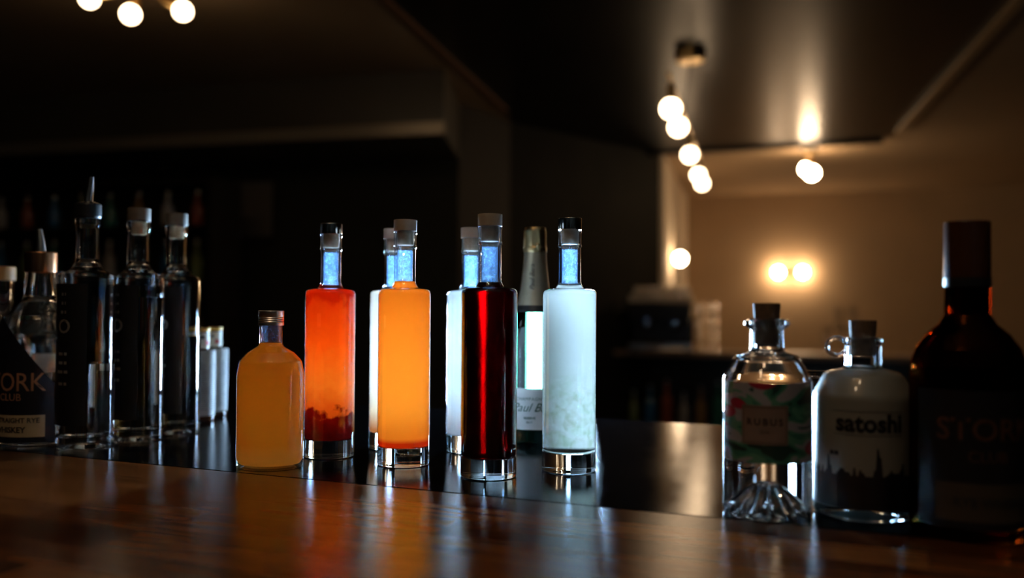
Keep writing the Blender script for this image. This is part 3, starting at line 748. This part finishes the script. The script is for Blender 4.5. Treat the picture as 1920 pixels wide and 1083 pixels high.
# ------------------------------------------------------------------ white painted bottle with a city silhouette
def white_bottle():
    d = 0.87; R = 0.0460
    t = thing('white_spirit_bottle', (fx(1618, d), d, CT + 0.0003), 'white painted bottle with a black skyline band, cork and small glass ring handle', 'bottle')
    WH = nmat('white_painted_glass', (0.24, 0.22, 0.185), (0.27, 0.25, 0.21), 20, 0.35, coat=0.8)
    bm = bmesh.new()
    lathe(bm, fillet([(0, 0.006), (0.034, 0, 0.002), (R, 0, 0.006), (R, 0.0115)], 5), 80, 1, closed=False)
    lathe(bm, fillet([(R, 0.0115), (R, 0.1130, 0.016), (0.0350, 0.1340, 0.012), (0.0185, 0.1378, 0.003)], 6), 80, 0, closed=False)
    link('glass_body', bm, [WH, M['thick']], t)
    bm = bmesh.new()
    lathe(bm, fillet([(0.0185, 0.1376), (0.0166, 0.1400, 0.003), (0.0164, 0.1600, 0.002), (0.0188, 0.1635, 0.001), (0.0188, 0.1665, 0.001), (0.0150, 0.1675, 0.001), (0.0118, 0.1675), (0.0118, 0.1430), (0.0120, 0.1378), (0.0185, 0.1376)], 5), 64)
    link('neck_glass', bm, M['clear'], t)
    bm = bmesh.new(); r = 0.0085
    pts = [(-0.0164 - r + r * math.cos(a) * 1.1, 0, 0.1585 + r * math.sin(a)) for a in [2 * PI * k / 20 for k in range(21)]]
    tube(bm, pts, 0.0021, 12, caps=False); link('ring_handle', bm, M['clear'], t)
    bm = bmesh.new(); lathe(bm, fillet([(0, 0.150), (0.0112, 0.150, 0.001), (0.0116, 0.168), (0.0126, 0.1838, 0.0008), (0, 0.1843)], 4), 48); link('cork_stopper', bm, M['cork_dark'], t)
    bl = pmat('black_silhouette_print', (0.008, 0.008, 0.010), 0.3, coat=0.8)
    rnd = random.Random(3); hs = []
    for k in range(64): hs.append(0.0425 + rnd.choice([0, 0, .001, .003, .006]) )
    for k, h in ((30, .068), (31, .060), (40, .054), (12, .060), (13, .050), (50, .056), (22, .050)): hs[k] = h
    bm = bmesh.new(); wrap(bm, R + 0.0002, -100, 100, 0.012, 0.05, 128, top=lambda u: hs[min(63, int(u * 64))])
    for a, z in ((-57, 0.060), (-51, 0.060)):
        wrap(bm, R + 0.0002, a - 2.5, a + 2.5, z, z + 0.004, 6)
    sk = link('skyline_band', bm, bl, t)
    lettering(t, 'satoshi', 0.0225, R + 0.0002, 0.090, -14, bl, bold=0.035, spacing=1.02, sx=0.94)
    bm = bmesh.new(); wrap(bm, R + 0.0002, -54, 24, 0.0795, 0.0799, 24); wrap(bm, R + 0.0002, -54, 24, 0.1010, 0.1013, 24); link('thin_rules', bm, bl, t)
white_bottle()

# ------------------------------------------------------------------ amber whiskey bottle at the right
def amber():
    d = 0.80; R = 0.0475
    t = thing('amber_whiskey_bottle', (fx(1814, d), d, CT + 0.0003), 'large dark amber whiskey bottle with a wide brown capsule at the right edge', 'bottle')
    bm = bmesh.new()
    lathe(bm, fillet([(0, 0.008), (0.038, 0, 0.003), (R, 0, 0.006), (R, 0.130, 0.01), (0.0465, 0.146, 0.006), (0.0420, 0.161, 0.006), (0.0335, 0.173, 0.006), (0.0235, 0.182, 0.005), (0.0188, 0.190, 0.004), (0.0180, 0.222), (0.0125, 0.222), (0.0125, 0.190, 0.004), (0.0290, 0.1730, 0.006), (0.0380, 0.160, 0.006), (0.0425, 0.145, 0.006), (R - 0.004, 0.128, 0.006), (R - 0.004, 0.10), (0, 0.0996)], 6), 80)
    link('glass_body', bm, M['amber_glass'], t)
    bm = bmesh.new(); lathe(bm, fillet([(0.0184, 0.2200), (0.0190, 0.2200), (0.0190, 0.2722, 0.0012), (0, 0.2730)], 4), 64, closed=False)
    link('capsule', bm, nmat('glossy_brown_capsule', (0.05, 0.016, 0.006), (0.07, 0.022, 0.008), 20, 0.18, coat=0.5), t)
    bm = bmesh.new(); lathe(bm, [(0.0184, 0.2150), (0.0194, 0.2150), (0.0194, 0.2225), (0.0188, 0.2225)], 64); link('neck_band', bm, M['black'], t)
    bm = bmesh.new(); wrap(bm, R + 0.0002, -80, 80, 0.012, 0.127, 40)
    lb = link('black_label', bm, M['black_label'], t)
    DC = pmat('shaded_copper_print', (0.10, 0.035, 0.015), 0.5)  # print darkened in colour to stand for shade on the right
    lettering(lb, 'STORK', 0.026, R + 0.0004, 0.094, -8, DC, bold=0.01)
    lettering(lb, 'CLUB', 0.013, R + 0.0004, 0.072, -8, DC)
    bm = bmesh.new(); wrap(bm, R + 0.0005, -58, 58, 0.018, 0.050, 30); pl = link('cream_label_band', bm, nmat('shaded_band_paper', (0.05, 0.032, 0.018), (0.065, 0.042, 0.024), 30, 0.6), lb)  # band paper with shade mixed into its colour
    lettering(pl, 'RYE WHISKEY', 0.011, R + 0.0008, 0.034, 0, M['ink'], bold=0.02)
amber()

# ------------------------------------------------------------------ glass dishes behind the right-hand bottles
def dish(px, d, R, h, label):
    bm = bmesh.new()
    lathe(bm, fillet([(0, 0.0), (R * 0.6, 0, 0.004), (R, h - 0.004, 0.01), (R, h, 0.0015), (R - 0.004, h, 0.0015), (R * 0.55, 0.006, 0.006), (0, 0.006)], 5), 60, flute=lambda a, r, z: 1 + 0.015 * math.cos(24 * a) * (r > R * 0.5))
    o = link('glass_dish', bm, M['clear'], loc=(fx(px, d), d, CT + 0.0003)); return tag(o, label, 'dish', 'clear fluted glass dishes')
dish(1548, 1.12, 0.056, 0.115, 'deep clear glass dish behind the floral gin bottle and white bottle')
dish(1735, 1.05, 0.055, 0.103, 'deep clear glass dish seen between the white bottle and the amber bottle')

# ------------------------------------------------------------------ lamps
warm = (1.0, 0.70, 0.42)
bulb_near = emat('warm_globe_glow_near', warm, BULB_NEAR)
bulb_far = emat('warm_globe_glow_far', warm, BULB_FAR)
def bulb_on(parent, loc, direction, r, mat, stem=0.05, socket_len=0.055):
    """socket with its globe bulb; direction = where the bulb points"""
    dv = Vector(direction).normalized(); p = Vector(loc)
    bm = bmesh.new(); tube(bm, [p - dv * (r + socket_len + stem), p - dv * (r + socket_len)], 0.007, 10)
    tube(bm, [p - dv * (r + socket_len), p - dv * (r - 0.006)], 0.021, 20)
    s = link('socket', bm, M['brass'], parent)
    bm = bmesh.new(); g = bmesh.ops.create_uvsphere(bm, u_segments=32, v_segments=20, radius=r); bmesh.ops.translate(bm, vec=p, verts=g['verts'])
    link('globe_bulb', bm, mat, s)
# cluster lamp at the upper left
bulb_over = emat('warm_globe_glow_over_bar', warm, BULB_OVER)
def cluster(cx, cy, label, arms, r, mat):
    t = thing('cluster_ceiling_lamp', (cx, cy, HC), label, 'ceiling lamp', 'brass ceiling lamps with bare globe bulbs')
    bm = bmesh.new(); lathe(bm, fillet([(0, -0.035), (0.10, -0.035, 0.006), (0.105, 0.0), (0, 0.0)], 3), 48); link('canopy', bm, M['brass'], t)
    for dx, dy, dz in arms:
        p = Vector((dx, dy, dz)); dr = Vector((dx, dy, dz + 0.03)).normalized()
        bulb_on(t, p, dr, r, mat, stem=max(0.01, (p - Vector((0, 0, -0.03))).length - r - 0.055 - 0.03))
    return t
dL = 3.62
cluster(fx(252, dL + .1), dL + 0.12, 'brass ceiling lamp with bare globe bulbs at the upper left corner', [(0.01, -0.12, -0.185), (0.19, -0.04, -0.145), (-0.165, -0.10, -0.115)], 0.036, bulb_near)
cluster(-0.30, 0.15, 'brass ceiling lamp with bare globe bulbs above and behind the viewer', [(0.12, -0.1, -0.14), (-0.12, -0.1, -0.14), (0.12, 0.14, -0.14), (-0.12, 0.14, -0.14)], 0.04, bulb_over)
# linear suspended lamp
def linear():
    t = thing('linear_pendant_lamp', (fx(1293, 4.78), 4.78, HC), 'long brass pendant lamp with a row of glowing globe bulbs hanging from the black ceiling', 'pendant lamp')
    o = Vector((t.location)); hb = ZC + 0.86
    bm = bmesh.new(); lathe(bm, fillet([(0, -0.045), (0.078, -0.045, 0.006), (0.085, -0.0), (0, 0)], 3), 48); link('canopy', bm, M['brass'], t)
    P = [Vector((fx(x, z), z, hb)) - o for x, z in ((1257, 3.9), (1271, 4.3), (1293, 5.08), (1309, 5.85), (1316, 6.25))]
    up = Vector((0, 0, 0.12))
    bm = bmesh.new(); a = P[0] + up - (P[-1] - P[0]).normalized() * 0.12; tube(bm, [a, P[-1] + up], 0.009, 12); bar = link('bar', bm, M['brass'], t)
    mid = P[0] + up + (P[-1] - P[0]) * 0.40
    bm = bmesh.new(); tube(bm, [(0, 0, -0.045), Vector((-0.012, 0.0, -0.18)), Vector((-0.03, 0.0, -0.28)), mid], 0.005, 10); link('cable', bm, M['black'], t)
    for p in P: bulb_on(t, p, (0, 0, -1), 0.0425, bulb_near, stem=0.015, socket_len=0.06)
linear()
# twin globe lamp under the ceiling of the room behind
def twin():
    d = 7.7; t = thing('twin_globe_ceiling_lamp', (fx(1518, d), d, HC + 0.011), 'ceiling lamp with two bright globes in the lit room behind', 'ceiling lamp')
    bm = bmesh.new(); lathe(bm, fillet([(0, -0.04), (0.06, -0.04, 0.005), (0.065, 0), (0, 0)], 3), 32); link('canopy', bm, M['brass'], t)
    bulb_on(t, (-0.01, 0.05, -0.165), (0.0, 0.3, -1), 0.05, bulb_far, 0.01, 0.04)
    bulb_on(t, (0.0, -0.06, -0.215), (0, -0.3, -1), 0.055, bulb_far, 0.03, 0.05)
twin()
# wall lamps
def walllamp(px, d, py, label, nrm, sep, group='wall lamps in the lit room'):
    loc = (fx(px, d), d, fz(py, d)); t = thing('wall_lamp', loc, label, 'wall lamp', group)
    nv = Vector((nrm[0], nrm[1], 0)).normalized(); sd = Vector((0, 0, 1)).cross(nv)
    bm = bmesh.new(); tube(bm, [-nv * 0.098, -nv * 0.08], 0.06, 28); link('wall_plate', bm, M['brass'], t)
    for s in sep:
        c = sd * s; bm = bmesh.new(); tube(bm, [-nv * 0.09, -nv * 0.06 + c * 0.5, c - nv * 0.045], 0.012, 12); so = link('arm', bm, M['brass'], t)
        bm = bmesh.new(); g = bmesh.ops.create_uvsphere(bm, u_segments=32, v_segments=20, radius=0.056); bmesh.ops.translate(bm, vec=c, verts=g['verts']); link('globe_bulb', bm, bulb_far, so)
nb = Vector((-(bk1 - bk0).y, (bk1 - bk0).x)).normalized() * -1
walllamp(1482, 10.60, 507, 'wall lamp with two glowing globes on the tan far wall', (nb.x, nb.y), (-0.135, 0.135))
walllamp(1275, 8.75, 483, 'wall lamp with one glowing globe at the pale corner', (1, -0.26), (0.0,))

# ------------------------------------------------------------------ back counter, coffee machine, glasses
def backcounter():
    t = thing('back_counter', (0, 0, 0), 'back counter under the coffee machine with dark open shelves', 'counter')
    zt = ZC - 0.352
    top = [(0.74, 7.55), (3.6, 6.45), (3.75, 6.95), (0.95, 8.0)]
    bm = bmesh.new(); prism(bm, top, zt - 0.04, zt); link('worktop', bm, nmat('worn_wood_worktop', (0.30, 0.20, 0.13), (0.40, 0.28, 0.18), 5, 0.4), t, smooth=False)
    bm = bmesh.new(); prism(bm, [(1.0, 7.95), (3.74, 6.9), (3.76, 6.94), (1.0, 7.98)], 0, zt - 0.04)
    prism(bm, [(0.76, 7.56), (0.80, 7.55), (1.0, 7.95), (0.96, 7.97)], 0, zt - 0.04); prism(bm, [(3.56, 6.48), (3.6, 6.47), (3.74, 6.9), (3.70, 6.92)], 0, zt - 0.04)
    link('back_panel', bm, M['black'], t, smooth=False)
    for z in (zt - 0.62, 0.06):
        bm = bmesh.new(); prism(bm, [(0.80, 7.57), (3.57, 6.50), (3.70, 6.9), (1.0, 7.93)], z - 0.02, z); link('shelf', bm, M['black'], t, smooth=False)
    return zt
zt = backcounter()
dm = 7.45
def coffee():
    t = thing('coffee_machine', (fx(1243, dm), dm, zt), 'dark espresso machine topped with rows of glasses on the back counter', 'coffee machine', rz=-0.30)
    B = pmat('black_enamel', (0.012, 0.010, 0.009), 0.3, coat=0.4)
    bm = bmesh.new(); box(bm, -0.25, 0.25, 0.0, 0.26, 0.05, 0.385, 0.012); link('machine_body', bm, B, t, smooth=False)
    bm = bmesh.new(); box(bm, -0.25, 0.25, -0.20, 0.0, 0.26, 0.385, 0.012); link('front_hood', bm, B, t, smooth=False)
    bm = bmesh.new(); box(bm, -0.25, 0.25, -0.20, 0.0, 0.03, 0.06, 0.004); link('drip_tray', bm, M['steel'], t, smooth=False)
    bm = bmesh.new(); box(bm, -0.27, 0.27, -0.20, 0.26, 0.387, 0.397, 0.003); link('cup_rail', bm, M['chrome'], t, smooth=False)
    for x in (-0.21, 0.21):
        for y in (-0.16, 0.22):
            bm = bmesh.new(); tube(bm, [(x, y, 0), (x, y, 0.05 if y > 0 else 0.03)], 0.018); link('foot', bm, M['chrome'], t)
    for x in (-0.11, 0.11):
        bm = bmesh.new(); tube(bm, [(x, -0.10, 0.26), (x, -0.10, 0.21)], 0.035, 24); g = link('group_head', bm, M['chrome'], t)
        bm = bmesh.new(); tube(bm, [(x, -0.13, 0.215), (x, -0.27, 0.195)], [0.012, 0.015], 14); link('portafilter_handle', bm, M['black'], g)
    bm = bmesh.new(); tube(bm, [(0.235, -0.21, 0.30), (0.25, -0.24, 0.22), (0.245, -0.22, 0.10)], 0.006, 10); link('steam_wand', bm, M['chrome'], t)
    return t
cm = coffee()
def cup_bm(R=0.029, h=0.062):
    bm = bmesh.new()
    lathe(bm, fillet([(0, h), (R * 0.72, h, 0.006), (R, 0.0, 0.001), (R - 0.003, 0, 0.0005), (R * 0.66, h - 0.004, 0.004), (0, h - 0.004)], 4), 28)
    return bm
cupm = pmat('glazed_cream_cup', (0.78, 0.68, 0.56), 0.1, coat=1)
cup0 = tag(link('coffee_cup', cup_bm(), cupm), 'small upturned cup in the rows stacked on the coffee machine', 'cup', 'upturned cups on the coffee machine')
Rm = Matrix.Translation(cm.location) @ Matrix.Rotation(-0.30, 4, 'Z'); first = True
for lv in range(2):
    for j in range(3):
        for i in range(8 - lv):
            p = Rm @ Vector((-0.232 + i * 0.066 + lv * 0.033, -0.155 + j * 0.07 + lv * 0.03, 0.3975 + lv * 0.0625))
            c = cup0 if first else cup0.copy()
            if not first: C.objects.link(c)
            c.location = p; first = False
# glasses beside the machine, stacked on the worktop
gl0 = tag(link('water_glass', cup_bm(0.036, 0.10), M['clear']), 'upturned water glass stacked beside the coffee machine', 'glass', 'water glasses beside the coffee machine')
first = True
for lv in range(4):
    for i in range(2):
        for j in range(2):
            c = gl0 if first else gl0.copy()
            if not first: C.objects.link(c)
            first = False
            dd = dm - 0.12 + j * 0.09
            c.location = (fx(1322, dd) + i * 0.085 - (0.02), dd - i * 0.03, zt + 0.0005 + lv * 0.1008)
# tall glasses further along
def stem(px, d, h, label):
    bm = bmesh.new()
    lathe(bm, fillet([(0, 0), (0.034, 0, 0.001), (0.032, 0.003, 0.001), (0.005, 0.008, 0.004), (0.0045, h * 0.45, 0.01), (0.036, h * 0.62, 0.02), (0.030, h, 0.001), (0.028, h, 0.001), (0.033, h * 0.63, 0.018), (0, h * 0.47)], 5), 36)
    tag(link('wine_glass', bm, M['clear'], loc=(fx(px, d), d, zt + 0.0005)), label, 'glass', 'wine glasses on the back counter')
for k, (px, d, h) in enumerate(((1550, 6.85, 0.22), (1572, 6.95, 0.36), (1598, 6.8, 0.37), (1584, 7.0, 0.24))):
    stem(px, d, h, ['short wine glass at the left of the group on the back counter', 'tall wine glass left of the tallest one behind the white bottle', 'tallest wine glass behind the cork of the white bottle', 'short wine glass at the back between the tall ones'][k])
# bottles on the shelf under the back counter
def small_bottle_bm(R, h):
    bm = bmesh.new()
    lathe(bm, fillet([(0, 0), (R, 0, 0.006), (R, h * 0.6, 0.02), (R * 0.35, h * 0.75, 0.01), (R * 0.33, h, 0.002), (0, h)], 4), 24, 0)
    return bm
kinds = [((0.25, 0.30, 0.10), 'green'), ((0.05, 0.22, 0.45), 'blue'), ((0.45, 0.10, 0.05), 'red'), ((0.55, 0.50, 0.45), 'pale'), ((0.45, 0.25, 0.08), 'brown'), ((0.05, 0.25, 0.18), 'teal')]
def shelf_bottle(x, y, z, k, R, h, label, group):
    col, nm = kinds[k]
    o = link('shelf_bottle', small_bottle_bm(R, h), pmat(nm + '_bottle_glass', col, 0.1, coat=0.5), loc=(x, y, z))
    tag(o, label, 'bottle', group)
    bm = bmesh.new(); lathe(bm, fillet([(0, h + 0.0002), (R * 0.36, h + 0.0002), (R * 0.36, h + 0.022, 0.003), (0, h + 0.023)], 2), 20); link('bottle_cap', bm, M['steel'], o)
for k in range(11):
    u = k / 10; x = 1.02 + u * 1.30; y = 7.66 - 0.385 * (x - 0.8)
    nm = kinds[k % 6][1]
    shelf_bottle(x, y, zt - 0.6195, k % 6, 0.036 + 0.006 * (k % 3), 0.26 + 0.05 * ((k * 7) % 3), 'dim %s bottle on the dark shelf under the coffee machine' % nm, 'bottles on the dark shelf under the back counter')
# ------------------------------------------------------------------ dark shelving on the left, behind the bottles
def backshelf():
    t = thing('back_shelf', (-2.75, 5.60, 0), 'dark shelving unit against the wall behind the left bottles', 'shelf', rz=-0.27)
    DK = nmat('black_stained_wood', (0.014, 0.010, 0.007), (0.022, 0.016, 0.011), 5, 0.45)
    for x in (-1.0, 1.0):
        bm = bmesh.new(); box(bm, x - 0.015, x + 0.015, 0, 0.32, 0, 2.0); link('side_panel', bm, DK, t, smooth=False)
    bm = bmesh.new(); box(bm, -0.985, 0.985, 0.30, 0.32, 0.0, 2.0); link('back_panel', bm, DK, t, smooth=False)
    for z in (0.1, 0.55, 1.0, 1.38, 1.72, 1.985):
        bm = bmesh.new(); box(bm, -0.985, 0.985, 0, 0.30, z - 0.015, z); link('shelf_board', bm, DK, t, smooth=False)
    return t
bs = backshelf()
Rs = Matrix.Translation(bs.location) @ Matrix.Rotation(-0.27, 4, 'Z')
for lv, z in enumerate((1.0, 1.38, 1.72)):
    for i in range(9):
        p = Rs @ Vector((-0.85 + i * 0.21, 0.13, z + 0.0005)); k = (i * 5 + lv * 2) % 6
        shelf_bottle(p.x, p.y, p.z, k, 0.036, 0.24 if lv < 2 else 0.20, 'dim %s bottle on the %s shelf of the dark back shelving' % (kinds[k][1], ('lower', 'middle', 'upper')[lv]), 'bottles on the dark back shelving')
# pale panel on the olive wall
bm = bmesh.new(); box(bm, -0.16, 0.16, -0.03, 0.0, -0.19, 0.19, 0.004)
tag(link('wall_board', bm, nmat('grey_brown_board', (0.20, 0.16, 0.12), (0.25, 0.2, 0.15), 4, 0.6), loc=(fx(472, 6.30), 6.30, fz(396, 6.30)), rz=-0.27, smooth=False), 'dim grey-brown board on the dark olive wall', 'board')
